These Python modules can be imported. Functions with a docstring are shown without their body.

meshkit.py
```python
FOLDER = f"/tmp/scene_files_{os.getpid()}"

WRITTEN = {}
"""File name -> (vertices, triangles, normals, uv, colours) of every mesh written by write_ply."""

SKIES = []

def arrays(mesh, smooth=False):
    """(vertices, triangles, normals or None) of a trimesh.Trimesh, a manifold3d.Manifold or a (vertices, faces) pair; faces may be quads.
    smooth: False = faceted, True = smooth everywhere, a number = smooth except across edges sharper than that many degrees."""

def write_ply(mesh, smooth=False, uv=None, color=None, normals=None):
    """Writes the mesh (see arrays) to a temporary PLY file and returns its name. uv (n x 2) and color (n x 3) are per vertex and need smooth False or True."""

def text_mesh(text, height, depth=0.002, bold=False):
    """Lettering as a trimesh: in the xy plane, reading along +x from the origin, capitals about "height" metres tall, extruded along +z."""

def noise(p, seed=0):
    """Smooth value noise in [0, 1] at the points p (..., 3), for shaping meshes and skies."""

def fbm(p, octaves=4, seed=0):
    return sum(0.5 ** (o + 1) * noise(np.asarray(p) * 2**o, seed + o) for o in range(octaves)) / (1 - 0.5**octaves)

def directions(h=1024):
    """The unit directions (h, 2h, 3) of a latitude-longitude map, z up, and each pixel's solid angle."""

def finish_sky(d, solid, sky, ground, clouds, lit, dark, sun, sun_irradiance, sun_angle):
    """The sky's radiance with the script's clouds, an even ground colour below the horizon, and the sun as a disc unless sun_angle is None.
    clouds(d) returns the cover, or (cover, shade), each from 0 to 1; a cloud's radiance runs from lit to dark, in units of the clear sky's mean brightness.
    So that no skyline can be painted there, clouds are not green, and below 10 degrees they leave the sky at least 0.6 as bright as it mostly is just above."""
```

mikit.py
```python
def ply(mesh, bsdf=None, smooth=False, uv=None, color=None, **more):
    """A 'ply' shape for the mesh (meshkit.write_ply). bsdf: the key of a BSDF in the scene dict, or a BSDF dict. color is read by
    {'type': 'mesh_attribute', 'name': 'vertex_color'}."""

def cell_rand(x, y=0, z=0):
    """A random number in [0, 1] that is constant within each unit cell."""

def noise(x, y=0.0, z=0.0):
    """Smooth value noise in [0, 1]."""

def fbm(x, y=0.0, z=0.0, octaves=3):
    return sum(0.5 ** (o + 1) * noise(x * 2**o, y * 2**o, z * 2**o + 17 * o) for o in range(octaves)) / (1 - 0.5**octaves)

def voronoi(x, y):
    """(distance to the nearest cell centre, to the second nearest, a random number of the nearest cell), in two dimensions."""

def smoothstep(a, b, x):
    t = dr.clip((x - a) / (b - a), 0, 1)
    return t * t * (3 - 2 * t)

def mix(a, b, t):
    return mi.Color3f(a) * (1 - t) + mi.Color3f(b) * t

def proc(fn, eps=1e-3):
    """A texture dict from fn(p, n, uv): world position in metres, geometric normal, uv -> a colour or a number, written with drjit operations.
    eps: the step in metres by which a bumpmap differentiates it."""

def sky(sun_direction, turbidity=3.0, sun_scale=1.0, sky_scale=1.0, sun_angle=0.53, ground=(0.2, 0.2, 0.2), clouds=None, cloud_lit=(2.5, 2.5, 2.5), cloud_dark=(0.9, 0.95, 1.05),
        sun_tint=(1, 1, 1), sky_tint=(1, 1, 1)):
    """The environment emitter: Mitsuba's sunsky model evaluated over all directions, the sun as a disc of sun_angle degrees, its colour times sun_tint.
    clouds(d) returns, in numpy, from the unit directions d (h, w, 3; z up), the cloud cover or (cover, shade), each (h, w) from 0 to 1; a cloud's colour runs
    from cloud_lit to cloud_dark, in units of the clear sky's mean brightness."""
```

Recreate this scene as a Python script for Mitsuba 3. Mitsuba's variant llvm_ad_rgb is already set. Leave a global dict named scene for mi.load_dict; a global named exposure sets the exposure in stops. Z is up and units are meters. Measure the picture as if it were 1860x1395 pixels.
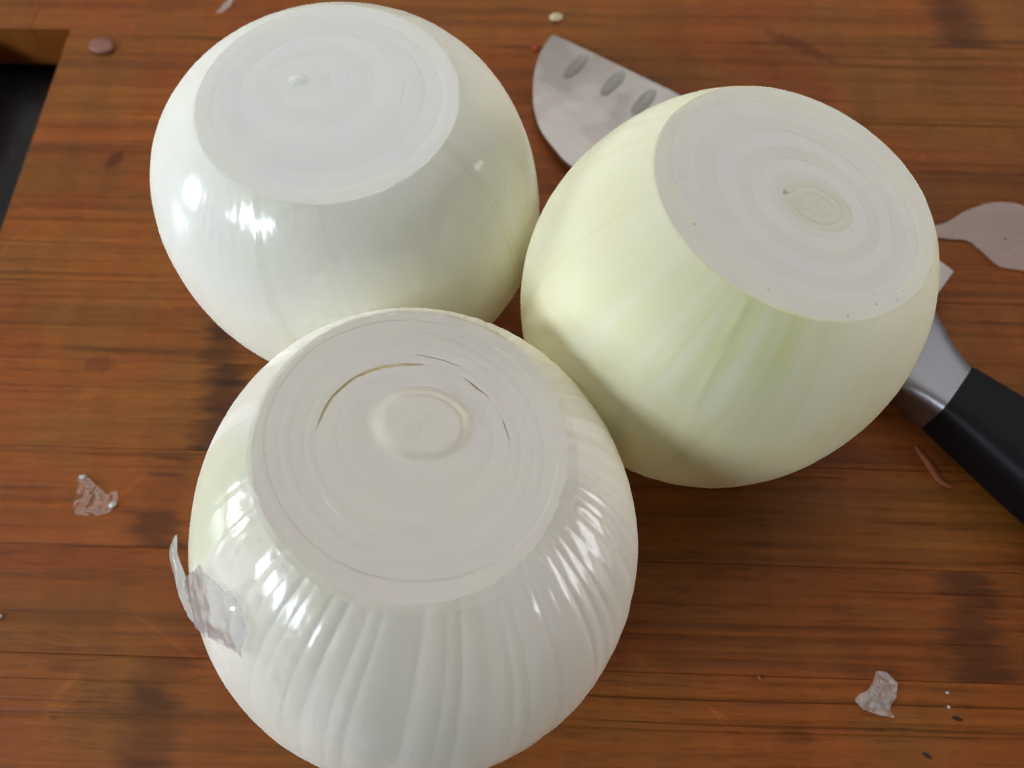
import math, random
import numpy as np, trimesh
import drjit as dr
import mitsuba as mi
import mikit, meshkit
from mikit import noise, fbm, smoothstep, mix, cell_rand
from mitsuba import ScalarTransform4f as T

random.seed(7)
rng = np.random.default_rng(7)
MM = 0.001
scene, labels = {}, {}

# ------------------------------------------------------------------ camera, light, exposure
EYE = np.array([0.0, -0.09470143, 0.19373726])
PITCH = math.radians(63.95)
exposure = 0.3
scene['camera'] = {
    'type': 'thinlens', 'fov': 2 * math.degrees(math.atan(930 / 1450)), 'fov_axis': 'x',
    'aperture_radius': 0.0009, 'focus_distance': 0.153, 'near_clip': 0.005, 'far_clip': 20.0,
    'to_world': T().look_at(origin=EYE.tolist(), target=(EYE + [0, math.cos(PITCH), -math.sin(PITCH)]).tolist(),
                            up=[0, math.sin(PITCH), math.cos(PITCH)]),
}
# the dim, even light of the room's walls and ceiling
scene['room_light'] = {'type': 'constant', 'radiance': {'type': 'rgb', 'value': [0.165, 0.158, 0.15]}}


def rgb(*c):
    return {'type': 'rgb', 'value': list(c)}


def add(key, mesh, bsdf, smooth=False, label=None, category=None, group=None, kind=None, **more):
    k, n = key, 0
    while k in scene:
        n += 1
        k = f'{key}_{n:03d}'
    scene[k] = mikit.ply(mesh, bsdf, smooth, **more)
    info = {a: b for a, b in (('label', label), ('category', category), ('group', group), ('kind', kind)) if b}
    if info:
        labels[k] = info
    return k


def box(lo, hi):
    lo, hi = np.array(lo, float), np.array(hi, float)
    m = trimesh.creation.box(extents=hi - lo)
    m.apply_translation((lo + hi) / 2)
    return m


scene['window_frame_paint'] = {'type': 'diffuse', 'reflectance': rgb(0.6, 0.6, 0.6)}


def window(az, el_lo, el_hi, dist, width, panes, bars, radiance):
    """A window of the room, outside the picture: panes that let daylight in, in a frame with mullions."""
    az = math.radians(az)
    d = np.array([math.cos(az), math.sin(az)])
    side = np.array([-d[1], d[0]])
    z0, z1 = dist * math.tan(math.radians(el_lo)), dist * math.tan(math.radians(el_hi))
    k = 'window'
    n = 0
    while any(x.startswith(k + '__') for x in scene):
        n += 1
        k = f'window_{n:03d}'
    labels[k] = {'kind': 'structure'}

    def place(mesh):
        m = np.eye(4)
        m[:3, 0] = [side[0], side[1], 0]
        m[:3, 1] = [d[0], d[1], 0]
        m[:3, 3] = [d[0] * dist, d[1] * dist, 0]
        mesh.apply_transform(m)
        return mesh
    w = width / panes
    hh = (z1 - z0) / bars
    b = 0.022
    for i in range(panes):
        for j in range(bars):
            x0, x1 = -width / 2 + i * w + b, -width / 2 + (i + 1) * w - b
            a0, a1 = z0 + j * hh + b, z0 + (j + 1) * hh - b
            v = np.array([[x0, 0, a0], [x1, 0, a0], [x1, 0, a1], [x0, 0, a1]], float)
            m = trimesh.Trimesh(v, [[0, 1, 2], [0, 2, 3]], process=False)
            m = place(m)
            nrm = m.face_normals[0]
            if nrm[:2] @ d > 0:
                m.invert()
            add(k + '__pane', m, 'window_frame_paint', emitter={'type': 'area', 'radiance': rgb(*radiance)})
    fr = []
    for i in range(panes + 1):
        x = -width / 2 + i * w
        fr.append(box([x - b, -0.03, z0], [x + b, 0.03, z1]))
    for j in range(bars + 1):
        z = z0 + j * hh
        fr.append(box([-width / 2, -0.031, z - b], [width / 2, 0.031, z + b]))
    add(k + '__frame', place(trimesh.util.concatenate(fr)), 'window_frame_paint')


window(177, 3, 15, 2.0, 0.38, 2, 1, (28.0, 30.5, 33.5))
window(-149, 21, 36, 1.4, 0.62, 3, 1, (15.2, 17.2, 19.6))
window(3, 2, 17, 2.0, 0.80, 3, 1, (8.5, 8.2, 8.7))
# unseen glowing panel above and beyond the board, stands for the lit ceiling
scene['panel_case'] = {'type': 'diffuse', 'reflectance': rgb(0.7, 0.7, 0.7)}
_m = trimesh.Trimesh([[-1.3, 0.1, 1.5], [1.3, 0.1, 1.5], [1.3, 2.4, 1.5], [-1.3, 2.4, 1.5]], [[0, 2, 1], [0, 3, 2]], process=False)
add('unseen_ceiling_panel__diffuser', _m, 'panel_case', emitter={'type': 'area', 'radiance': rgb(0.62, 0.60, 0.575)})
add('unseen_ceiling_panel__case', box([-1.34, 0.06, 1.504], [1.34, 2.44, 1.56]), 'panel_case')
labels['unseen_ceiling_panel'] = {'kind': 'structure'}

# ------------------------------------------------------------------ table under the board
BA = math.radians(-1.74)                      # the board is turned a little
CB, SB = math.cos(BA), math.sin(BA)
V0, STRIP = -0.0472, 0.02555                  # strip seams in the board's frame
BOARD_T = 0.0155


def f_table(p, n, uv):
    a = fbm(p.x * 300, p.y * 300, 0, 3)
    s = smoothstep(0.62, 0.7, noise(p.x * 900, p.y * 900, 3))
    return mix(mi.Color3f(0.006, 0.006, 0.007), mi.Color3f(0.014, 0.014, 0.016), a) + mi.Color3f(0.006) * s


scene['table_finish'] = {'type': 'principled', 'base_color': mikit.proc(f_table), 'roughness': 0.3, 'specular': 0.35}
add('table', box([-0.9, -0.7, -0.06], [0.9, 0.7, -0.0195]), 'table_finish', kind='structure')

# unseen dark block behind the viewer, to the right, placed to shade the front
scene['blocker_finish'] = {'type': 'diffuse', 'reflectance': rgb(0.05, 0.04, 0.035)}
add('unseen_blocker', box([-0.30, -1.0, -0.5], [1.3, -0.55, 1.5]), 'blocker_finish', kind='structure')

# ------------------------------------------------------------------ cutting board
NODES = {-2: (-0.078, 0.75, 0.008, 0.6), -1: (0.111, 0.78, 0.0085, 0.2), 0: (-0.0865, 0.75, 0.007, 1.0), 1: (-0.0775, 1.0, 0.007, 0.35), 2: (-0.081, 0.9, 0.0065, 0.45), 3: (0.06, 0.5, 0.006, 0.5),
         4: (-0.02, 0.4, 0.006, 0.5), 5: (0.11, 0.3, 0.006, 0.5), 6: (-0.06, 0.4, 0.006, 0.5), 7: (0.150, 0.8, 0.010, 0.2)}


def board_uv(p):
    return p.x * CB + p.y * SB, -p.x * SB + p.y * CB


def fibres(u, v, r):
    """Long bamboo fibres of row r: 0 to 1."""
    w = v + 0.0004 * noise(u * 30, r * 3.1) + 0.00015 * noise(u * 130, v * 400)
    a = fbm(u * 9 + r * 11.3, w * 520, 0, 3)
    b = 0.5 * fbm(u * 30 + r * 5.7, w * 1500, 4, 3) + 0.5 * fbm(u * 170 + r * 2.7, w * 1900, 7, 3)
    return a, b


def grooves(u, v, r):
    w = v + 0.0008 * noise(u * 25, r * 7.7)
    g = noise(u * 7 + r * 3.3, w * 620, 9)
    fine = noise(u * 26 + r * 3.3, w * 1300, 2)
    return smoothstep(0.66, 0.82, g) * 0.8 + smoothstep(0.70, 0.9, fine) * 0.4 + smoothstep(0.74, 0.86, noise(u * 190, w * 1900, 5)) * 0.55


def f_wood(p, n, uv):
    u, v = board_uv(p)
    r = dr.floor((v - V0) / STRIP)
    a, b = fibres(u, v, r)
    tone = cell_rand(r + 20, 3, 1)
    c = mix(mi.Color3f(0.140, 0.036, 0.0055), mi.Color3f(0.370, 0.115, 0.0185), 0.16 + 0.26 * a + 0.44 * b)
    c = c * mix(mi.Color3f(0.88, 0.85, 0.82), mi.Color3f(1.10, 1.12, 1.10), tone)
    # crisp dark vessels along the fibres and fine pale knife scratches across them
    w = v + 0.0005 * noise(u * 22, r * 3.1)
    line = smoothstep(0.075, 0.0, dr.abs(noise(u * 4 + r * 9.1, w * 430, 3) - 0.5)) * smoothstep(0.35, 0.6, noise(u * 30, w * 300, 8))
    line2 = smoothstep(0.06, 0.0, dr.abs(noise(u * 11 + r * 4.1, w * 800, 6) - 0.5)) * smoothstep(0.4, 0.65, noise(u * 60, w * 500, 2))
    c = c * (1 - 0.30 * line) * (1 - 0.26 * line2)
    for (an, fr, sd) in ((0.9, 46, 1.0), (-0.7, 38, 5.0), (1.35, 60, 9.0)):
        x, y = u * math.cos(an) + v * math.sin(an), -u * math.sin(an) + v * math.cos(an)
        x = x + 0.004 * noise(y * 30, sd)
        cut = smoothstep(0.010, 0.002, dr.abs(noise(x * fr * 4, y * 9 + sd, sd) - 0.5)) * smoothstep(0.58, 0.75, noise(x * 90, y * 45, sd + 3))
        c = c * (1 + 0.22 * cut)
    # uneven oiling and use: ragged blotches, redder and yellower
    bl = fbm(u * 34, v * 60, 5, 4)
    c = c * mix(mi.Color3f(1.06, 0.92, 0.88), mi.Color3f(0.96, 1.08, 1.08), smoothstep(0.3, 0.7, bl))
    cross = fbm(u * 150, v * 45, 8, 3)
    c = c * (0.86 + 0.28 * cross)
    c = c * (1 - 0.24 * grooves(u, v, r))
    # bamboo nodes: dark bars across a strip, torn into short streaks
    dark = mi.Float(0)
    for k, (nu, st, wd, rag) in NODES.items():
        here = dr.select(dr.abs(r - k) < 0.5, mi.Float(1), mi.Float(0))
        off = (noise(v * 260, k * 7.0 + 30) - 0.5) * 0.003 + (noise(v * 900, k * 5.0 + 60) - 0.5) * 0.005 * rag
        d = dr.abs(u - nu + off) / wd
        body = smoothstep(1.3, 0.2, d + 0.6 * (noise(u * 200, v * 1100, k + 40.0) - 0.5))
        streak = smoothstep(0.50, 0.70, noise(u * 45, v * 420, k + 4.0))
        dark = dr.maximum(dark, here * st * body * (1 - 0.7 * rag + 0.7 * rag * streak))
    c = mix(c, mi.Color3f(0.026, 0.009, 0.0055), dr.clip(dark * 0.80, 0, 1))
    # one brown burn mark and a few reddish stains with outlines of their own
    for (sx, sy, rx, ry, an, col, am) in ((-0.1247, 0.0778, 0.0022, 0.0042, -0.5, (0.085, 0.022, 0.005), 0.8), (0.098, 0.128, 0.003, 0.014, 1.0, (0.11, 0.022, 0.006), 0.6),
                                          (-0.113, 0.006, 0.005, 0.003, 0, (0.12, 0.026, 0.008), 0.5), (0.095, 0.082, 0.006, 0.003, 0, (0.12, 0.026, 0.007), 0.6), (0.052, 0.085, 0.004, 0.003, 0.3, (0.12, 0.026, 0.008), 0.4)):
        x, y = p.x - sx, p.y - sy
        q = dr.sqrt(dr.square((x * math.cos(an) + y * math.sin(an)) / rx) + dr.square((-x * math.sin(an) + y * math.cos(an)) / ry))
        c = mix(c, mi.Color3f(*col), am * smoothstep(1.2, 0.6, q + 0.6 * (noise(p.x * 700, p.y * 700, 3) - 0.5)))
    return c


def f_wood_bump(p, n, uv):
    u, v = board_uv(p)
    r = dr.floor((v - V0) / STRIP)
    a, b = fibres(u, v, r)
    w = v + 0.0005 * noise(u * 22, r * 3.1)
    line = smoothstep(0.09, 0.0, dr.abs(noise(u * 4 + r * 9.1, w * 430, 3) - 0.5)) * smoothstep(0.35, 0.6, noise(u * 30, w * 300, 8))
    return 0.5 * b + 0.3 * a - 0.9 * grooves(u, v, r) - 0.9 * line


def f_wood_rough(p, n, uv):
    u, v = board_uv(p)
    return 0.40 + 0.28 * fbm(u * 60, v * 160, 7, 3)


scene['bamboo'] = {'type': 'bumpmap', 'arbitrary': mikit.proc(f_wood_bump, 1.5e-4), 'scale': 0.00016,
                   'bsdf': {'type': 'principled', 'base_color': mikit.proc(f_wood), 'roughness': mikit.proc(f_wood_rough), 'specular': 0.24}}


def plank(u0, u1, v0, v1, skew0=0.0, skew1=0.0, lift=0.0, bev=0.00014, gap=0.00003):
    """One bamboo strip: long edges and ends bevelled; u0/u1 may lean with v (skew)."""
    v0, v1 = v0 + gap, v1 - gap
    sec = [(v0, -BOARD_T), (v1, -BOARD_T), (v1, lift - bev), (v1 - bev, lift), (v0 + bev, lift), (v0, lift - bev)]
    V = []
    for ue, sk in ((u0, skew0), (u1, skew1)):
        for v, z in sec:
            V.append((ue + sk * v, v, z))
    n = len(sec)
    F = [(i, (i + 1) % n, (i + 1) % n + n) for i in range(n)] + [(i, (i + 1) % n + n, i + n) for i in range(n)]
    F += [(0, i + 1, i) for i in range(1, n - 1)] + [(n, n + i, n + i + 1) for i in range(1, n - 1)]
    V = np.array(V)
    W = np.stack([V[:, 0] * CB - V[:, 1] * SB, V[:, 0] * SB + V[:, 1] * CB, V[:, 2]], 1)
    m = trimesh.Trimesh(W, np.array(F), process=False)
    m.fix_normals()
    return m


labels['cutting_board'] = {'label': 'brown bamboo cutting board of glued strips with a handle slot under the three onions', 'category': 'cutting board'}
for k in range(-4, 9):
    v0, v1 = V0 + k * STRIP, V0 + (k + 1) * STRIP
    lift = (rng.random() - 0.5) * 0.00006
    pieces = [(-0.215, 0.215, 0, 0)]
    if 3 <= k <= 6:                            # the handle slot takes a length out of four strips
        pieces = [(-0.215, -0.192, 0, 0), (-0.1525, 0.215, -0.0304, 0)]
    elif k == 7:
        pieces = [(-0.215, -0.1705, 0, 0), (-0.1703, 0.215, 0, 0)]
    for (a, b, s0, s1) in pieces:
        add('cutting_board__strip', plank(a, b, v0, v1, s0, s1, lift), 'bamboo')

# ------------------------------------------------------------------ onions
#        cx       cy       tx       ty       R        ht      p       hc      hb      pb      hbc     ca       cb      ea      eb
FIT = [(-.03847, .03052, -.12734, .08433, .04438, .0411, 2.32663, .03555, .03886, 2.22457, .0361, -.11653, .10688, .00903, -.01605),
       (.04731, .00372, .16889, .18976, .04523, .04092, 1.9826, .03061, .04224, 2.09294, .0393, -.08919, .10687, .00015, .05953),
       (-.01957, -.0533, .35832, .06011, .0420, .0393, 2.72293, .03499, .03803, 2.24899, .03531, .17709, -.11306, -.0238, -.01271)]
CZ = [.03863, .04276, .03933]
FACE = [  # seams of the rings on the cut face, outer to inner: (x, y, rx, ry) in mm in the onion's frame
    [(5.6, -5.0, 23.0, 22.6), (5.0, -4.2, 20.2, 19.6), (4.2, -3.0, 16.6, 16.0), (3.0, -1.2, 11.8, 10.8), (1.4, -0.3, 8.2, 7.4), (0.2, 0.0, 5.2, 4.6), (-0.9, 0.0, 2.2, 1.6)],
    [(2.2, -4.4, 25.6, 25.6), (3.0, -4.8, 22.3, 22.0), (4.0, -5.3, 18.6, 18.8), (4.5, -5.6, 15.2, 14.6), (4.9, -5.8, 12.3, 11.6), (5.3, -6.0, 9.4, 8.6), (6.2, -6.2, 7.4, 6.4)],
    [(-8.2, 6.2, 23.2, 24.6), (-8.2, 5.9, 21.2, 22.2), (-8.2, 5.7, 19.2, 19.8), (-8.2, 5.5, 17.3, 17.6), (-8.2, 5.6, 15.5, 15.6), (-7.9, 7.0, 12.6, 12.0), (-7.2, 8.7, 8.7, 7.6)]]


# the papery skin between two scales, seen in the open cracks
scene['dry_inner_skin'] = {'type': 'twosided', 'bsdf': {'type': 'principled', 'base_color': rgb(0.76, 0.66, 0.38), 'roughness': 0.5}}


class Onion:
    def __init__(self, i):
        (self.cx, self.cy, tx, ty, self.R, self.ht, self.p, self.hc, self.hb, self.pb, self.hbc, self.ca, self.cb, self.ea, self.eb) = FIT[i]
        ax = np.array([math.sin(tx), math.sin(ty), 0])
        ax[2] = math.sqrt(1 - ax @ ax)
        e1 = np.cross([0, 1, 0], ax)
        e1 /= np.linalg.norm(e1)
        self.M = np.stack([e1, np.cross(ax, e1), ax], 1)
        self.c = np.array([self.cx, self.cy, CZ[i]])

    def world(self, P):
        return P @ self.M.T + self.c

    def local(self, p):
        d = [p.x - float(self.c[0]), p.y - float(self.c[1]), p.z - float(self.c[2])]
        return [sum(float(self.M[k, j]) * d[k] for k in range(3)) for j in range(3)]

    def ell(self, th):
        return 1 + self.ea * np.cos(2 * th) + self.eb * np.sin(2 * th)

    def rim(self, th):
        z = np.full(th.shape, self.hc)
        for _ in range(30):
            r = self.R * np.maximum(1 - (np.clip(z, 0, self.ht) / self.ht) ** self.p, 1e-6) ** (1 / self.p)
            z = .5 * z + .5 * (self.hc + self.ca * r * np.cos(th) + self.cb * r * np.sin(th))
        return r, z

    def plane(self, x, y):
        return self.hc + self.ca * x + self.cb * y


ONIONS = [Onion(i) for i in range(3)]
POLE = [(-0.001, 0.0), (0.005, -0.005), (-0.0075, 0.0085)]     # where the meridians meet, under the cut


def wobble(th, seed, amp, f=3.0):
    return amp * (meshkit.fbm(np.stack([f * np.cos(th), f * np.sin(th), np.full(th.shape, seed * 3.7)], -1), 3, seed) - 0.5) * 2


def grid_faces(nr, nc, closed=True, flip=False):
    i, j = np.meshgrid(np.arange(nr - 1), np.arange(nc if closed else nc - 1), indexing='ij')
    a, b = i * nc + j, i * nc + (j + 1) % nc
    c, d = a + nc, b + nc
    q = np.stack([a, c, d, b], -1).reshape(-1, 4)
    if flip:
        q = q[:, ::-1]
    return np.vstack([q[:, [0, 1, 2]], q[:, [0, 2, 3]]])


def seam(o, k, th, i):
    """Ring seam k of onion i as points on the cut plane (x, y)."""
    x, y, rx, ry = [a * MM for a in FACE[i][k]]
    w = 1 + wobble(th, 10 * i + k + 1, 0.012, 2.0) + wobble(th, 40 + 10 * i + k, 0.006, 7.0)
    return x + rx * w * np.cos(th), y + ry * w * np.sin(th)


# the ribs of the front onion: grooves of uneven depth and spacing
NR = 74
_pos = (np.arange(NR) + (rng.random(NR) - .5) * 0.6) * 2 * math.pi / NR
_dep = 0.00018 + 0.00042 * rng.random(NR) ** 1.6
_wid = (0.18 + 0.16 * rng.random(NR)) * 2 * math.pi / NR
_twist = 1.5 + rng.random(NR) * 1.5


def ribs(th, t):
    """Depth (m) of the grooves at angle th, t from 0 at the rim to 1 at the base."""
    w = np.interp(t, [0, .05, .12, .22, .42, .6, 1], [0.6, 1.15, 1.0, 0.46, 0.30, 0.08, 0.02])
    out = np.zeros(np.broadcast(th, t).shape)
    for a, d, s, tw in zip(_pos, _dep, _wid, _twist * 0.0):
        x = (th - a - 0.10 * tw * t + math.pi) % (2 * math.pi) - math.pi
        out += d * np.exp(-np.abs(x / s) ** 1.35)
    # strongest on the side away from the torn skin, shallow beside it
    side = 0.30 + 0.70 * np.clip(0.42 + 0.75 * np.cos(th + 0.35), 0, 1)
    return -out * w * side


def make_onion(i, key, body_mat, ring_mats, core_mat, nth, nt, lip_n=6):
    o = ONIONS[i]
    th = np.arange(nth) * 2 * math.pi / nth
    r, zc = o.rim(th)
    rib = (lambda t: ribs(th, np.full(nth, t))) if i == 2 else (lambda t: wobble(th, 5 + i, 0.00012, 9.0) + wobble(th, 9 + i, 0.00010, 26.0))
    rows = []
    # lip: the cut edge of the outermost scale, from the first ring seam out to the rim
    sx, sy = seam(o, 0, th, i)
    sx0, sy0 = sx * 1.0, sy * 1.0
    if i == 2:
        rr = r + ribs(np.arctan2(r * np.sin(th) - POLE[2][1], r * np.cos(th) - POLE[2][0]), np.zeros(nth))
    else:
        rr = r + rib(0.0)
    rr = rr * o.ell(th)
    edge = 0.0005 if i == 2 else 0.00022
    rim_w = wobble(th, 77 + i, 0.00032 if i == 2 else 0.0001, 14.0)
    ex, ey = (rr - edge + rim_w) * np.cos(th), (rr - edge + rim_w) * np.sin(th)
    lip0 = wobble(th, 90 + 9 * i, 0.00003, 4)
    rows.append(np.stack([sx0, sy0, o.plane(sx0, sy0) - 0.0025], 1))
    for s in np.linspace(0, 1, lip_n):
        x, y = sx0 + (ex - sx0) * s, sy0 + (ey - sy0) * s
        dome = (0.00003 if i == 2 else 0.00006) * np.sin(np.pi * min(s * 1.2, 1)) 
        rows.append(np.stack([x, y, o.plane(x, y) + dome + s * wobble(th, 31 + i, 0.00006, 5) + (1 - s) * lip0], 1))
    bev = 0.00045 if i == 2 else 0.00016
    # outside of the scale
    lip = trimesh.Trimesh(o.world(np.concatenate(rows)), grid_faces(len(rows), nth), process=False)
    add(key + '__ring', lip, ring_mats[-1], 50)
    rows = [rows[-1], rows[-1] * 0 + np.stack([ex + bev * .5 * np.cos(th), ey + bev * .5 * np.sin(th), o.plane(ex, ey) - bev * .12], 1)]
    for t in (np.linspace(0, 1, nt) ** 1.25):
        a = t * (np.pi)                      # 0 rim .. 1 base
        top = np.sin(np.clip(1 - t / .45, 0, 1) * np.pi / 2)
        if t <= .45:
            z = (zc - bev) * top
            rad = o.R * np.maximum(1 - (np.clip(z, 0, o.ht) / o.ht) ** o.p, 1e-6) ** (1 / o.p)
        else:
            q = np.sin((t - .45) / .55 * np.pi / 2)
            z = np.full(nth, -o.hbc * q)
            rad = o.R * np.maximum(1 - (-z / o.hb) ** o.pb, 1e-6) ** (1 / o.pb)
        f = np.clip((z + .025) / .055, 0, 1)
        f = f * f * (3 - 2 * f)
        the = np.arctan2(rad * np.sin(th) - POLE[i][1] * f, rad * np.cos(th) - POLE[i][0] * f)
        rad = rad + (ribs(the, np.full(nth, t)) if i == 2 else rib(t))
        rad = rad * o.ell(th) + wobble(th + t * 0.4, 60 + i, 0.00028, 2.5) * min(1, 4 * t)
        rows.append(np.stack([rad * np.cos(th), rad * np.sin(th), z], 1))
    rows.append(rows[-1] * [0.5, 0.5, 1])
    rows.append(rows[-1] * [0.02, 0.02, 1])
    P = np.concatenate(rows)
    m = trimesh.Trimesh(o.world(P), grid_faces(len(rows), nth), process=False)
    add(key + '__outer_scale', m, body_mat, 38)
    # rings of the inner scales
    n = 300
    t2 = np.arange(n) * 2 * math.pi / n
    K = len(FACE[i])
    for k in range(K - 1):
        ox, oy = seam(o, k, t2, i)
        ix, iy = seam(o, k + 1, t2, i)
        gap_o = 0.0 + np.zeros(n)
        gap_i = 0.0 + np.zeros(n)
        if i == 2:                           # the scale that has come loose: two open cracks
            def crack(t):
                g = np.zeros(n)
                for (a0, a1, g1) in ((84, 176, 0.00055), (36, 58, 0.00038), (4, 20, 0.00014)):
                    dgr = np.degrees(t)
                    g = np.maximum(g, g1 * np.clip(np.minimum(dgr - a0, a1 - dgr) / 12, 0, 1) ** .7)
                return g * (0.35 + 1.3 * meshkit.fbm(np.stack([16 * np.cos(t), 16 * np.sin(t), 0 * t], -1), 3, 3))
            if k == 4:
                gap_o = gap_o + crack(t2)
            if k == 3:
                gap_i = gap_i + 0.1 * crack(t2)
            if k == 3:
                gap_o = gap_o + 0.00013 * np.clip(np.minimum(np.degrees(t2) - 62, 92 - np.degrees(t2)) / 8, 0, 1)
        wid = np.hypot(ox - ix, oy - iy)
        fo, fi = gap_o / wid, gap_i / wid
        depth = 0.0013
        R = []
        lift = (k % 2) * 0.00002
        ext = np.where(gap_o > 0.00002, 0, 0.00012)
        for s, dz in ((1 - 0, -depth), (1, -0.00007), (.985, 0), (.95, 0), (.8, .00001), (.6, .00003), (.4, .00003), (.2, .00001), (.05, 0), (0, 0), (0, -depth)):
            f = fi + (1 - fi - fo) * s
            if s == 1:
                f = f + ext / wid
            x, y = ix + (ox - ix) * f, iy + (oy - iy) * f
            fine = 0.00002 * np.sin(s * 40 + 3 * k) if i == 2 else 0
            ridge = 0
            if i == 2 and k in (2, 3) and s > .75 and dz > -.001:
                dg = np.degrees(t2)
                ridge = 0.00016 * np.exp(-((dg - (209 if k == 2 else 226)) / 7.0) ** 2) * (s - .75) * 4 * meshkit.noise(np.stack([dg * .9, 0 * dg, 0 * dg + k], 1), 3)
            R.append(np.stack([x, y, o.plane(x, y) + dz + lift + ridge + fine * (dz > -.001) + wobble(t2, 90 + 9 * i + k, 0.00003, 4)], 1))
        P = np.concatenate(R)
        m = trimesh.Trimesh(o.world(P), grid_faces(len(R), n, flip=True), process=False)
        add(key + '__ring', m, ring_mats[k % min(2, len(ring_mats))], 50)
    # heart of the onion
    cx, cy = seam(o, K - 1, t2, i)
    mx, my = FACE[i][K - 1][0] * MM, FACE[i][K - 1][1] * MM
    prof = {0: [(1, -.0022), (1, 0), (.9, .00012), (.6, .0003), (.3, .00042), (.001, .00045)],
            1: [(1, -.0022), (1, 0), (.95, 0), (.8, .0001), (.74, -.00012), (.7, .00008), (.5, .0001), (.45, -.0001), (.4, .0001), (.2, .0001), (.001, .00012)],
            2: [(1, -.0022), (1, 0), (.98, .00001), (.95, .00005), (.91, .00016), (.87, .00034), (.83, .00056), (.79, .00078), (.75, .00096), (.71, .00106), (.67, .00111), (.62, .00112), (.56, .00111), (.53, .00114), (.48, .00113), (.40, .00112), (.37, .00116), (.3, .00115), (.2, .00116), (.17, .0012), (.1, .00124), (.001, .0013)]}[i]
    R = []
    for s, dz in prof:
        if i == 2 and dz > 0:
            dz = dz * 0.82
        w = 1 + (wobble(t2, 5 + i, 0.03 * (1 - s) + .008, 3))
        x, y = mx + (cx - mx) * s * w, my + (cy - my) * s * w
        if i == 1:                           # small pointed notch at one side of the heart
            nx, ny = x - (-0.2e-3), y - (-4.2e-3)
            dz = dz - 0.0008 * np.exp(-(nx ** 2 + (ny * 1.6) ** 2) / 0.0009 ** 2)
        R.append(np.stack([x, y, o.plane(x, y) + dz + wobble(t2, 15 + i, 0.00006, 3)], 1))
    P = np.concatenate(R)
    m = trimesh.Trimesh(o.world(P), grid_faces(len(R), n, flip=True), process=False)
    m.fix_normals()
    add(key + '__heart', m, core_mat, 45)
    # flesh below the rings, seen in the cracks
    ox, oy = seam(o, 0, t2, i)
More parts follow.
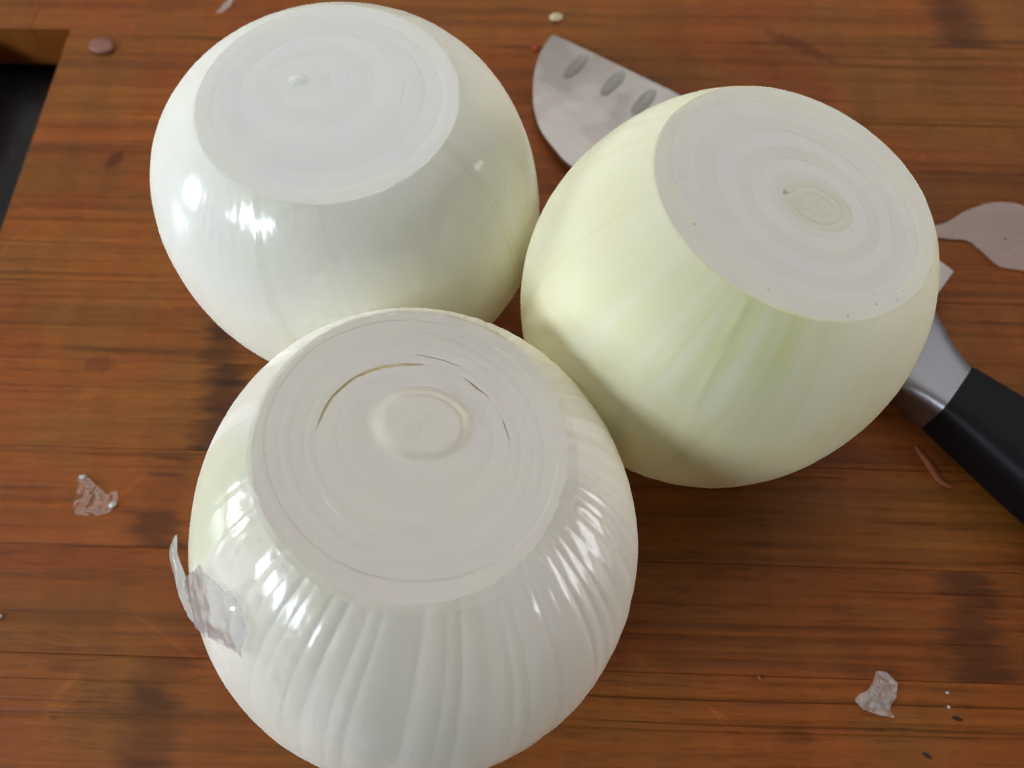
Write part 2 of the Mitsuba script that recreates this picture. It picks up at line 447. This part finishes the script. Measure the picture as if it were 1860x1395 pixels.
    P = np.concatenate([np.stack([ox, oy, o.plane(ox, oy) - .0006], 1), np.stack([ox * .02 + mx * .98, oy * .02 + my * .98, o.plane(mx, my) - .0006 + 0 * ox], 1)])
    m = trimesh.Trimesh(o.world(P), grid_faces(2, n, flip=True), process=False)
    add(key + '__inner_flesh', m, 'dry_inner_skin', False)


def pole_shift(i, x, y, z):
    f = smoothstep(-0.025, 0.030, z)
    return x - POLE[i][0] * f, y - POLE[i][1] * f


def angle_noise(x, y, k, z, zk, seed):
    """Noise that runs along the meridians of an onion, k cells round the girth."""
    th = dr.atan2(y, x)
    a = th / (2 * math.pi) * k
    s = smoothstep(2.6, 3.1, dr.abs(th))
    n1 = noise(a, z * zk, seed)
    n2 = noise(dr.cos(th) * k * 0.16, dr.sin(th) * k * 0.16, z * zk + seed)
    return n1 * (1 - s) + n2 * s


def body_material(i, name, base, yellow_tone, rough, bump_scale, coat=1.0):
    o = ONIONS[i]

    def colour(p, n, uv):
        x, y, z = o.local(p)
        x, y = pole_shift(i, x, y, z)
        v = angle_noise(x, y, 90, z, 18, 3.0 + i)
        w = angle_noise(x, y, 240, z, 30, 8.0 + i)
        big = fbm(x * 45, y * 45, z * 45 + i * 9, 3)
        c = mix(mi.Color3f(*base), mi.Color3f(*yellow_tone), dr.clip(0.75 * smoothstep(0.25, 0.8, big) + 0.35 * (v - 0.5) + 0.2 * (w - 0.5), 0, 1))  # second, yellower skin tone mixed in by noise
        vein = smoothstep(0.05, 0.0, dr.abs(angle_noise(x, y, 64, z, 7, 31.0 + i) - 0.5)) * smoothstep(0.3, 0.7, angle_noise(x, y, 30, z, 40, 12.0))
        c = c * mix(mi.Color3f(1, 1, 1), mi.Color3f(0.94, 0.95, 0.88), vein)
        if i == 1:                           # green veins that run down from the cut
            th = dr.atan2(y, x)
            d = (th + 2.05) / 0.62
            patch = smoothstep(1.3, 0.2, dr.abs(d) + 0.5 * (v - 0.5))
            drop = smoothstep(0.006, 0.027, z + 0.014 * (v - 0.5))
            g = patch * drop * (0.45 + 0.55 * smoothstep(0.3, 0.75, v)) * (0.6 + 0.6 * w)
            c = mix(c, mi.Color3f(0.74, 0.77, 0.36), dr.clip(g * 0.8, 0, 1))
        if i == 2:                           # wet outer scale: milky streaks between glassy grey-green ones
            milky = smoothstep(0.34, 0.70, angle_noise(x, y, 62, z, 14, 21.0) * 0.7 + 0.3 * angle_noise(x, y, 170, z, 30, 5.0))
            c = mix(mi.Color3f(0.82, 0.79, 0.665), c, 0.20 + 0.80 * milky)
            th = dr.atan2(y, x)
            green = smoothstep(0.9, 0.2, dr.abs(th + 2.7)) * smoothstep(0.40, 0.65, fbm(x * 70, y * 70, z * 50, 2))
            c = mix(c, mi.Color3f(0.62, 0.66, 0.36), 0.45 * green)
        return c

    def relief(p, n, uv):
        x, y, z = o.local(p)
        x, y = pole_shift(i, x, y, z)
        if i == 2:                           # wet, finely dented skin
            return 3.2 * fbm(x * 430, y * 430, z * 430, 2) + 1.5 * angle_noise(x, y, 210, z, 40, 4.0)
        return angle_noise(x, y, 150, z, 14, 1.0) + 0.5 * angle_noise(x, y, 420, z, 30, 2.0) + 0.25 * noise(x * 900, y * 900, z * 900)

    # the watery outer scale lets light through: it glows a little where light crosses the onion
    tex = mikit.proc(colour)
    scene[name] = {'type': 'bumpmap', 'arbitrary': mikit.proc(relief, 1.2e-4), 'scale': bump_scale,
                   'bsdf': {'type': 'blendbsdf', 'weight': 0.28,
                            'b0': {'type': 'twosided', 'bsdf': {'type': 'principled', 'base_color': tex, 'roughness': rough, 'specular': 0.45, 'flatness': 0.6, 'clearcoat': min(1.0, coat * 1.4), 'clearcoat_gloss': 0.985}},
                            'b1': {'type': 'principledthin', 'base_color': tex, 'roughness': rough, 'eta': 1.35, 'diff_trans': 1.0}}}


def flesh_material(i, name, base, other, rough=0.34, fine=1.0):
    o = ONIONS[i]
    cx, cy = FACE[i][3][0] * MM, FACE[i][3][1] * MM

    def colour(p, n, uv):
        x, y, z = o.local(p)
        r = dr.sqrt(dr.square(x - cx) + dr.square(y - cy)) + 0.0008 * fbm(x * 150, y * 150, 3, 2)
        line = noise(r * 1700, noise(x * 60, y * 60, 1) * 2, i)
        broad = noise(r * 420, noise(x * 40, y * 40, 6) * 2, i + 7)
        patch = fbm(x * 110, y * 110, 12 + i, 3)
        c = mix(mi.Color3f(*base), mi.Color3f(*other), dr.clip(0.55 * broad + 0.35 * (line - 0.5) * fine + 0.1, 0, 1))
        c = c * mix(mi.Color3f(1.03, 1.03, 0.95), mi.Color3f(1.03, 1.0, 0.975), smoothstep(0.35, 0.65, patch))
        if i == 1:                           # small dark pores in two loose circles near the rim
            f, s, cell = mikit.voronoi(x * 330, y * 330)
            zone = smoothstep(0.0215, 0.0235, r) * smoothstep(0.0305, 0.0285, r) * smoothstep(0.004, -0.004, y + 0.006)
            c = mix(c, mi.Color3f(0.30, 0.30, 0.20), 0.55 * zone * smoothstep(0.16, 0.07, f + 0.06 * noise(x * 2500, y * 2500, 2)) * smoothstep(0.60, 0.85, cell) * smoothstep(0.3, 0.6, noise(x * 260, y * 260, 5)))
        return c

    def relief(p, n, uv):
        x, y, z = o.local(p)
        r = dr.sqrt(dr.square(x - cx) + dr.square(y - cy)) + 0.0008 * fbm(x * 150, y * 150, 3, 2)
        return noise(r * 1700, noise(x * 90, y * 90, 1) * 3, i) + 0.4 * noise(x * 700, y * 700, 2)

    scene[name] = {'type': 'bumpmap', 'arbitrary': mikit.proc(relief, 1.2e-4), 'scale': 0.00003 if i == 2 else 0.000015,
                   'bsdf': {'type': 'principled', 'base_color': mikit.proc(colour), 'roughness': rough, 'specular': 0.5, 'flatness': 0.6, 'clearcoat': 0.7, 'clearcoat_gloss': 0.95}}


body_material(0, 'onion_skin_pale', (0.93, 0.925, 0.83), (0.90, 0.885, 0.71), 0.13, 0.000018)
body_material(1, 'onion_skin_greenish', (0.91, 0.89, 0.65), (0.87, 0.835, 0.48), 0.46, 0.00004, 0.0)
body_material(2, 'onion_skin_wet', (0.92, 0.885, 0.79), (0.88, 0.835, 0.68), 0.14, 0.00003)
flesh_material(0, 'flesh_white_a', (0.765, 0.765, 0.738), (0.729, 0.729, 0.698))
flesh_material(0, 'flesh_grey_a', (0.751, 0.751, 0.720), (0.711, 0.711, 0.675))
flesh_material(0, 'flesh_edge_a', (0.785, 0.785, 0.735), (0.745, 0.745, 0.69))
flesh_material(1, 'flesh_edge_b', (0.765, 0.755, 0.665), (0.71, 0.70, 0.61))
flesh_material(1, 'flesh_white_b', (0.747, 0.738, 0.702), (0.702, 0.693, 0.643))
flesh_material(1, 'flesh_grey_b', (0.729, 0.716, 0.670), (0.679, 0.670, 0.612))
flesh_material(1, 'flesh_heart_b', (0.648, 0.639, 0.513), (0.693, 0.689, 0.585))
flesh_material(2, 'flesh_white_c', (0.751, 0.720, 0.670), (0.707, 0.675, 0.621), 0.26)
flesh_material(2, 'flesh_grey_c', (0.742, 0.716, 0.666), (0.698, 0.670, 0.608), 0.26)
flesh_material(2, 'flesh_heart_c', (0.755, 0.73, 0.645), (0.71, 0.68, 0.575), 0.26)
flesh_material(2, 'flesh_edge_c', (0.765, 0.735, 0.665), (0.715, 0.68, 0.595), 0.26)

G = 'peeled white onions with the top cut off'
labels['white_onion'] = {'label': 'smooth pale white peeled onion at the back left with sharp window highlights on its side', 'category': 'onion', 'group': G}
make_onion(0, 'white_onion', 'onion_skin_pale', ['flesh_white_a', 'flesh_grey_a', 'flesh_edge_a'], 'flesh_white_a', 360, 90)
labels['white_onion_001'] = {'label': 'yellow green tinged peeled onion on the right lying across the knife', 'category': 'onion', 'group': G}
make_onion(1, 'white_onion_001', 'onion_skin_greenish', ['flesh_white_b', 'flesh_grey_b', 'flesh_edge_b'], 'flesh_heart_b', 360, 90)
labels['white_onion_002'] = {'label': 'wet ribbed peeled onion in front with cracked cut face and torn skin strip', 'category': 'onion', 'group': G}
make_onion(2, 'white_onion_002', 'onion_skin_wet', ['flesh_white_c', 'flesh_grey_c', 'flesh_white_c', 'flesh_edge_c'], 'flesh_heart_c', 1200, 130, 10)

# ------------------------------------------------------------------ thin skins
def film_material(name, colour, clear, rough=0.3, dt=0.9):
    scene[name] = {'type': 'blendbsdf', 'weight': clear,
                   'b0': {'type': 'principledthin', 'base_color': rgb(*colour), 'roughness': rough, 'diff_trans': dt, 'eta': 1.4, 'spec_trans': 0.0, 'flatness': 0.2},
                   'b1': {'type': 'thindielectric', 'int_ior': 1.4}}


film_material('skin_membrane', (0.72, 0.72, 0.78), 0.88, 0.3)
film_material('skin_strip', (0.85, 0.85, 0.80), 0.55, 0.2)
film_material('skin_flake', (0.82, 0.76, 0.70), 0.58, 0.3, 0.5)
film_material('skin_film', (0.92, 0.80, 0.76), 0.55, 0.35, 0.25)
film_material('skin_clear', (0.75, 0.65, 0.58), 0.985, 0.3)

from scipy.ndimage import zoom as _zoom


def sheet(grid, up, wrinkle, seed, f=300.0, thick=0.00012, fray=0.0):
    """A thin sheet through a grid of points, smoothed, crumpled a little and given a thickness."""
    g = np.array(grid, float) * MM
    g = np.stack([_zoom(g[..., k], (up, up), order=3, mode='nearest', grid_mode=False) for k in range(3)], -1)
    if fray:                                 # ragged outline
        for k in range(3):
            g[..., k] += (meshkit.fbm(g * 170 + 7 * k, 3, seed + k) - 0.5) * fray
    n = np.cross(np.gradient(g, axis=1), np.gradient(g, axis=0))
    n /= np.linalg.norm(n, axis=-1, keepdims=True) + 1e-12
    if n[..., 2].mean() < 0:
        n = -n
    h = (meshkit.fbm(g * f, 3, seed) - 0.5) * 2 * wrinkle
    a = g + n * h[..., None]
    b = a - n * thick
    R, C = a.shape[:2]
    V = np.concatenate([a.reshape(-1, 3), b.reshape(-1, 3)])
    F = [grid_faces(R, C, False), grid_faces(R, C, False, True) + R * C]
    edge = [(0, j) for j in range(C)] + [(r, C - 1) for r in range(1, R)] + [(R - 1, j) for j in range(C - 2, -1, -1)] + [(r, 0) for r in range(R - 2, 0, -1)]
    e = np.array([r * C + c for r, c in edge])
    e2 = np.roll(e, -1)
    F += [np.stack([e, e2, e2 + R * C], 1), np.stack([e, e2 + R * C, e + R * C], 1)]
    m = trimesh.Trimesh(V, np.vstack(F), process=False)
    m.fix_normals()
    return m


PATCH_ = [[(-52.49, -65.03, 61.92), (-50.67, -65.48, 65.11), (-49.29, -65.71, 67.24), (-48.09, -65.84, 68.93), (-47.07, -65.88, 70.21)], [(-54.2, -66.6, 57.0), (-50.46, -68.06, 63.7), (-47.65, -68.62, 67.79), (-45.44, -68.91, 70.47), (-43.54, -69.05, 72.42)], [(-53.6, -69.1, 56.0), (-49.02, -70.59, 64.1), (-45.55, -71.07, 68.91), (-42.86, -71.21, 71.81), (-40.54, -71.21, 73.84)], [(-51.7, -72.0, 57.0), (-47.32, -72.99, 64.66), (-44.01, -73.31, 69.01), (-41.37, -73.38, 71.74), (-39.05, -73.32, 73.69)], [(-47.81, -74.66, 61.95), (-44.74, -75.1, 66.43), (-42.35, -75.28, 69.2), (-40.25, -75.37, 71.28), (-38.38, -75.37, 72.79)], [(-43.46, -76.94, 66.23), (-42.07, -77.03, 67.85), (-40.8, -77.08, 69.19), (-39.6, -77.1, 70.35), (-38.47, -77.11, 71.35)], [(-40.51, -78.34, 68.3), (-40.18, -78.41, 68.55), (-39.85, -78.48, 68.79), (-39.52, -78.55, 69.03), (-39.19, -78.62, 69.27)]]
PATCH = np.array(PATCH_)
PATCH = PATCH + (PATCH - ONIONS[2].c / MM) / np.linalg.norm(PATCH - ONIONS[2].c / MM, axis=-1, keepdims=True) * 0.75
add('white_onion_002__membrane', sheet(PATCH, 10, 0.00014, 4, 320, fray=0.0030), 'skin_membrane', 40, label='lavender torn membrane lying on the left flank')
SL = np.array([(-57.8, -57.8, 59.0), (-58.42, -59.15, 58.4), (-58.6, -61.03, 57.3), (-57.6, -64.55, 56.0), (-56.78, -67.11, 55.0), (-55.4, -69.31, 55.2), (-52.6, -71.97, 57.3), (-46.02, -75.67, 64.2)])
SR = np.array([(-57.72, -57.75, 59.2), (-57.61, -59.13, 58.9), (-57.6, -61.19, 57.6), (-56.2, -64.16, 57.0), (-55.0, -66.88, 57.0), (-52.36, -70.01, 59.0), (-49.0, -72.74, 62.2), (-44.67, -75.37, 66.63)])
_c = (SL + SR) / 2
SL, SR = _c + (SL - _c) * 1.45, _c + (SR - _c) * 1.45
mid = (SL + SR) / 2 + np.array([-0.3, -0.2, -0.5])
add('white_onion_002__torn_skin', sheet(np.stack([SL, mid, SR], 1), 9, 0.00018, 6, 700), 'skin_strip', 40, label='curled translucent skin strip pointing off the left flank')


def blob_sheet(outline, seed, lift, crumple, n=26):
    """A crumpled flake from an outline on the board: rings shrinking to the middle."""
    from shapely.geometry import Polygon
    P = np.array(outline, float) * MM
    q = np.concatenate([P, P[:1]])
    s = np.r_[0, np.cumsum(np.linalg.norm(np.diff(q, axis=0), axis=1))]
    t = np.linspace(0, s[-1], 97)[:-1]
    E = np.stack([np.interp(t, s, q[:, k]) for k in (0, 1)], 1)
    for _ in range(3):
        E = (np.roll(E, 1, 0) + 2 * E + np.roll(E, -1, 0)) / 4
    E += 0.00012 * (meshkit.noise(np.stack([E[:, 0] * 900, E[:, 1] * 900, 0 * t], 1), seed)[:, None] - .5)
    c = np.array(Polygon(P).representative_point().coords[0])
    rows = [c + (E - c) * k for k in np.linspace(1, 0.03, n)]
    A = np.concatenate(rows)
    z = lift + crumple * (meshkit.fbm(np.c_[A * 420, np.full(len(A), seed)], 3, seed)) + 0.6 * crumple * np.abs(meshkit.noise(np.c_[A * 230, np.full(len(A), seed + 5.)], seed + 1) - .5)
    V = np.c_[A, z]
    V2 = V - [0, 0, 0.0001]
    F = grid_faces(n, 96)
    N = len(V)
    j = np.arange(96)
    k = (j + 1) % 96
    side = np.vstack([np.stack([j, k, k + N], 1), np.stack([j, k + N, j + N], 1)])
    m = trimesh.Trimesh(np.vstack([V, V2]), np.vstack([F, F[:, ::-1] + N, side]), process=False)
    m.fix_normals()
    return m


add('skin_film_scrap', blob_sheet([(122.0, 51.5), (126.5, 52.3), (130.0, 53.3), (136.0, 57.4), (143.4, 60.5), (150.2, 61.0), (154.8, 59.5), (159.9, 54.4), (161, 44), (154.1, 34.7), (148.2, 36.2), (140.6, 37.5), (137.9, 42.4), (135.0, 46.9), (126.3, 47.9), (122, 49)], 3, 0.0004, 0.0006),
    'skin_film', 40, 'pinkish translucent onion membrane lying on the board right of the greenish onion', 'onion skin')
add('skin_flake', blob_sheet([(83.3, -73.4), (85.1, -73.8), (87.1, -76.2), (86.3, -79.5), (84.4, -81.2), (84.9, -83.6), (81.4, -82.7), (78.1, -81.8), (77.0, -79.7), (78.0, -78.5), (80.1, -77.8), (81.9, -75.4)], 5, 0.0004, 0.0022),
    'skin_flake', 40, 'small crumpled whitish onion skin flake on the board at the lower right', 'onion skin')
add('skin_flake', blob_sheet([(-110.9, -26.4), (-108.5, -26.0), (-108.6, -28.6), (-107.8, -30.8), (-107, -34), (-103, -34.5), (-102, -31), (-99.6, -30.1), (-99.0, -34.1), (-101.0, -36.3), (-104.3, -37.0), (-108.8, -36.6), (-110.2, -34.4), (-109.9, -30.8)], 8, 0.0003, 0.0005),
    'skin_clear', 40, 'nearly clear skin scrap lying flat on the board left of the ribbed onion', 'onion skin')
add('skin_flake', blob_sheet([(-103, 143), (-101, 143.5), (-98.5, 147), (-97.6, 150), (-99.5, 150.5), (-101.3, 147)], 9, 0.0003, 0.0010),
    'skin_flake', 40, 'pale skin flake behind the back left onion at the top edge', 'onion skin')

# ------------------------------------------------------------------ crumbs
scene['crumb_cream'] = {'type': 'principled', 'base_color': rgb(0.62, 0.50, 0.30), 'roughness': 0.5}
scene['crumb_white'] = {'type': 'principled', 'base_color': rgb(0.55, 0.52, 0.47), 'roughness': 0.3}
scene['crumb_red'] = {'type': 'principled', 'base_color': rgb(0.30, 0.030, 0.008), 'roughness': 0.5}
scene['crumb_pink'] = {'type': 'principled', 'base_color': rgb(0.26, 0.105, 0.075), 'roughness': 0.5}
scene['crumb_dark'] = {'type': 'principled', 'base_color': rgb(0.035, 0.014, 0.007), 'roughness': 0.6}
scene['crumb_brown'] = {'type': 'principled', 'base_color': rgb(0.30, 0.085, 0.03), 'roughness': 0.5}


def crumb(x, y, rx, ry, h, an, seed):
    m = trimesh.creation.icosphere(3, 1.0)
    v = np.array(m.vertices)
    v = v * (1 + 0.35 * (meshkit.fbm(v * 1.6 + seed, 3, seed) - 0.5)[:, None] * 2) * [rx, ry, h]
    c, s = math.cos(an), math.sin(an)
    v = np.stack([v[:, 0] * c - v[:, 1] * s, v[:, 0] * s + v[:, 1] * c, v[:, 2]], 1) * MM
    v += [x * MM, y * MM, -v[:, 2].min() * 0.9]
    return trimesh.Trimesh(v, m.faces, process=False)


add('seed', crumb(15.3, 141.2, 2.2, 1.8, 1.0, 0.2, 1), 'crumb_cream', True, 'pale round seed on the board just behind the knife tip', 'seed')
add('crumb', crumb(8.1, 126.6, 1.3, 1.7, .6, 0, 2), 'crumb_red', True, 'small red crumb beside the knife tip', 'crumb')
add('crumb', crumb(-139.3, 127.2, 4.6, 3.4, .9, -0.35, 3), 'crumb_pink', True, 'dried pinkish brown scrap on the board beside the handle slot', 'crumb')
add('crumb', crumb(-109.4, -26.7, 0.9, .7, .5, 0, 4), 'crumb_white', True, 'tiny white bit at the upper end of the clear skin scrap', 'crumb')
add('crumb', crumb(-100.1, -34.0, 1.0, .8, .6, .5, 5), 'crumb_white', True, 'tiny grey white bit at the lower right corner of the clear skin scrap', 'crumb')
add('crumb', crumb(-121.3, -61.4, 0.9, .8, .5, 0, 6), 'crumb_white', True, 'white speck at the left edge of the photo', 'crumb')
add('crumb', crumb(56.6, -75.0, .35, .7, .3, .5, 7), 'crumb_brown', True, 'tiny tan sliver on the board seam left of the skin flake', 'crumb')
add('crumb', crumb(98.8, -78.1, .4, .3, .2, 0, 8), 'crumb_white', True, 'upper of two tiny white specks right of the skin flake', 'crumb')
add('crumb', crumb(98.4, -81.1, .4, .35, .2, 0, 9), 'crumb_white', True, 'lower of two tiny white specks right of the skin flake', 'crumb')
add('crumb', crumb(99.7, -83.5, 1.2, .35, .25, -.35, 10), 'crumb_dark', True, 'dark thin sliver right of the skin flake', 'crumb')
add('crumb', crumb(91.2, -91.0, 1.2, .35, .25, -.5, 11), 'crumb_dark', True, 'dark thin sliver near the bottom edge below the skin flake', 'crumb')


def strand(pts, r):
    P = np.array(pts, float) * MM
    t = np.linspace(0, 1, len(P))
    from scipy.interpolate import CubicSpline
    C = CubicSpline(t, P)(np.linspace(0, 1, 40))
    rad = r * MM * np.interp(np.linspace(0, 1, 40), [0, .1, .4, .85, 1], [.3, 1, 1.4, 1, .3])
    a = np.arange(8) * math.pi / 4
    d = np.gradient(C, axis=0)
    d /= np.linalg.norm(d, axis=1, keepdims=True)
    s = np.cross(d, [0, 0, 1.0])
    V = C[:, None] + rad[:, None, None] * (np.cos(a)[None, :, None] * s[:, None] + 0.4 * np.sin(a)[None, :, None] * np.array([0, 0, 1.0]))
    m = trimesh.Trimesh(V.reshape(-1, 3), grid_faces(40, 8), process=False)
    m.fix_normals()
    return m


add('skin_strand', strand([(104.6, -17.5, .5), (106.0, -21, .5), (107.4, -24, .5), (108.6, -27.2, .5), (110.6, -28.9, .5), (112.0, -28.4, .6)], 0.75), 'crumb_brown', True,
    'reddish brown curled skin strand in the shade beside the knife handle', 'onion skin')

# ------------------------------------------------------------------ knife
KA = math.atan2(-0.651, 0.758)


def kworld(s, n, z):
    """From the knife's own frame (s along the blade, n across, z up) to the world, mm -> m."""
    s, n, z = np.broadcast_arrays(np.asarray(s, float), np.asarray(n, float), np.asarray(z, float))
    return np.stack([s * .758 + n * .651, -s * .651 + n * .758, z], -1) * MM / math.hypot(.758, .651)


def f_steel(p, n, uv):
    s = p.x * .758 - p.y * .651
    q = p.x * .651 + p.y * .758
    br = noise(s * 300, q * 9000, 1) * 0.5 + noise(s * 60, q * 3000, 2) * 0.5
    smear = smoothstep(0.52, 0.66, fbm(p.x * 70 + 3, p.y * 70, 2, 3))
    return mix(mi.Color3f(0.44, 0.415, 0.39), mi.Color3f(0.52, 0.495, 0.465), br) * mix(mi.Color3f(1, 1, 1), mi.Color3f(0.90, 0.85, 0.85), smear)


def f_steel_rough(p, n, uv):
    return 0.22 + 0.10 * smoothstep(0.45, 0.65, fbm(p.x * 90, p.y * 90, 6, 3))


scene['brushed_steel'] = {'type': 'principled', 'base_color': mikit.proc(f_steel), 'metallic': 1.0, 'roughness': mikit.proc(f_steel_rough)}
scene['ground_hollow_steel'] = {'type': 'principled', 'base_color': mikit.proc(f_steel), 'metallic': 1.0, 'roughness': 0.6}
scene['bolster_steel'] = {'type': 'principled', 'base_color': rgb(0.31, 0.31, 0.34), 'metallic': 1.0, 'roughness': 0.40}
scene['handle_rubber'] = {'type': 'principled', 'base_color': rgb(0.004, 0.004, 0.005), 'roughness': 0.5, 'specular': 0.2}


def zb(s):
    return 2.6 + (s + 75) / 150 * 6.6      # height of the blade's upper face


S_E = np.array([-75.1, -70, -58.5, -41.3, -24.6, 0, 30, 55, 73.0])
N_E = np.array([108.9, 109.5, 110.3, 111.3, 112.1, 112.0, 110.0, 106.6, 103.3])
S_S = np.array([-75.1, -73.2, -69.2, -63.5, -56.7, -48.6, -42.2, -35.0, 0, 40, 73.0])
N_S = np.array([107.5, 100.8, 92.6, 84.4, 77.0, 71.2, 68.7, 66.5, 64.5, 63.0, 62.0])
DIMPLES = [(-59.2, 101.3), (-44.9, 102.6), (-32.1, 102.0), (-19.5, 102.0), (-7, 101.8), (5.5, 101), (18, 100.2), (30.5, 99)]
ss = np.unique(np.concatenate([np.linspace(-75.1, -60, 60), np.linspace(-60, 73, 260)]))
tt = np.linspace(0, 1, 90)
from scipy.interpolate import PchipInterpolator
ne, ns = PchipInterpolator(S_E, N_E)(ss), PchipInterpolator(S_S, N_S)(ss)
sg = np.repeat(ss[:, None], 90, 1)
ng = ns[:, None] + (ne - ns)[:, None] * tt
bev = np.clip((ne[:, None] - ng) / 22.0, 0, 1)
half = 0.12 + 0.85 * bev
top = zb(sg) - (0.97 - half)
hol = np.zeros_like(sg)
for a, b in DIMPLES:
    q = np.sqrt(((sg - a + 0.12 * (ng - b)) / 2.2) ** 2 + ((ng - b) / 6.8) ** 2)
    hol = np.maximum(hol, np.clip(1 - q ** 2, 0, 1))
top = top - 0.62 * hol
bot = zb(sg) - 1.94 + (0.97 - half)
A, B = kworld(sg, ng, top).reshape(-1, 3), kworld(sg, ng, bot).reshape(-1, 3)
R_, C_ = sg.shape
Ft, N_ = grid_faces(R_, C_, False), R_ * C_
hv = hol.reshape(-1)
inh = (hv[Ft] > 0).any(1)
edge = [(0, j) for j in range(C_)] + [(r, C_ - 1) for r in range(1, R_)] + [(R_ - 1, j) for j in range(C_ - 2, -1, -1)] + [(r, 0) for r in range(R_ - 2, 0, -1)]
e = np.array([r * C_ + c for r, c in edge])
e2 = np.roll(e, -1)
V = np.vstack([A, B])
F = np.vstack([Ft[~inh], Ft[:, ::-1] + N_, np.stack([e, e2, e2 + N_], 1), np.stack([e, e2 + N_, e + N_], 1)])
up = np.cross(V[Ft[0, 1]] - V[Ft[0, 0]], V[Ft[0, 2]] - V[Ft[0, 0]])[2]
if up < 0:
    F, Ft = F[:, ::-1], Ft[:, ::-1]
labels['kitchen_knife'] = {'label': 'steel santoku style kitchen knife with black handle lying under the greenish onion', 'category': 'knife'}
add('kitchen_knife__blade', trimesh.Trimesh(V, F, process=False), 'brushed_steel', 25)
for a, b in DIMPLES:
    q = np.sqrt(((sg - a + 0.12 * (ng - b)) / 2.2) ** 2 + ((ng - b) / 6.8) ** 2).reshape(-1)
    sel = inh & (q[Ft] < 1.35).all(1)
    m = trimesh.Trimesh(A, Ft[sel], process=False)
    m.remove_unreferenced_vertices()
    add('kitchen_knife__blade__hollow', m, 'ground_hollow_steel', True)


def loft(sections, mat, key, n=64, smooth=40, label=None):
    """Rounded sections along s: (s, n_low, n_high, z_low, z_high, roundness)."""
    a = np.arange(n) * 2 * math.pi / n
    rows = []
    for (s, n0, n1, z0, z1, e) in sections:
        c, d = np.cos(a), np.sin(a)
        x = np.sign(c) * np.abs(c) ** e
        z = np.sign(d) * np.abs(d) ** e
        rows.append(kworld(s + 0 * x, (n0 + n1) / 2 + (n1 - n0) / 2 * x, (z0 + z1) / 2 + (z1 - z0) / 2 * z))
    cap0 = rows[0] * 0.02 + rows[0].mean(0) * 0.98
    cap1 = rows[-1] * 0.02 + rows[-1].mean(0) * 0.98
    rows = [cap0] + rows + [cap1]
    m = trimesh.Trimesh(np.concatenate(rows), grid_faces(len(rows), n), process=False)
    if m.volume < 0:
        m.invert()
    add(key, m, mat, smooth, label)


# bolster: widens from the blade to the handle, then the black grip
loft([(68.0, 60.5, 92.0, 7.0, 9.6, .55), (71.5, 59.2, 90.0, 5.8, 11.5, .55), (74.5, 58.6, 86.2, 4.2, 13.4, .5), (78, 58.2, 82.5, 3.2, 14.8, .48), (82, 58.0, 78.6, 2.6, 15.8, .46), (86, 57.6, 75.6, 2.2, 16.6, .46), (89.4, 57.2, 73.8, 2.0, 17.0, .46)],
     'bolster_steel', 'kitchen_knife__bolster')
loft([(89.5, 57.1, 73.9, 1.9, 17.1, .46), (90.2, 56.8, 74.2, 1.7, 17.3, .48), (100, 54.6, 74.3, .9, 18.3, .55), (115, 51.0, 75.0, .4, 19.4, .6), (135, 47.5, 74.0, .2, 20.0, .6), (160, 48.0, 71.5, .3, 19.0, .6), (185, 46.0, 71.0, .3, 19.6, .6), (200, 44, 70, .3, 20, .62), (206, 46, 68, 3, 18, .7)],
     'handle_rubber', 'kitchen_knife__handle')
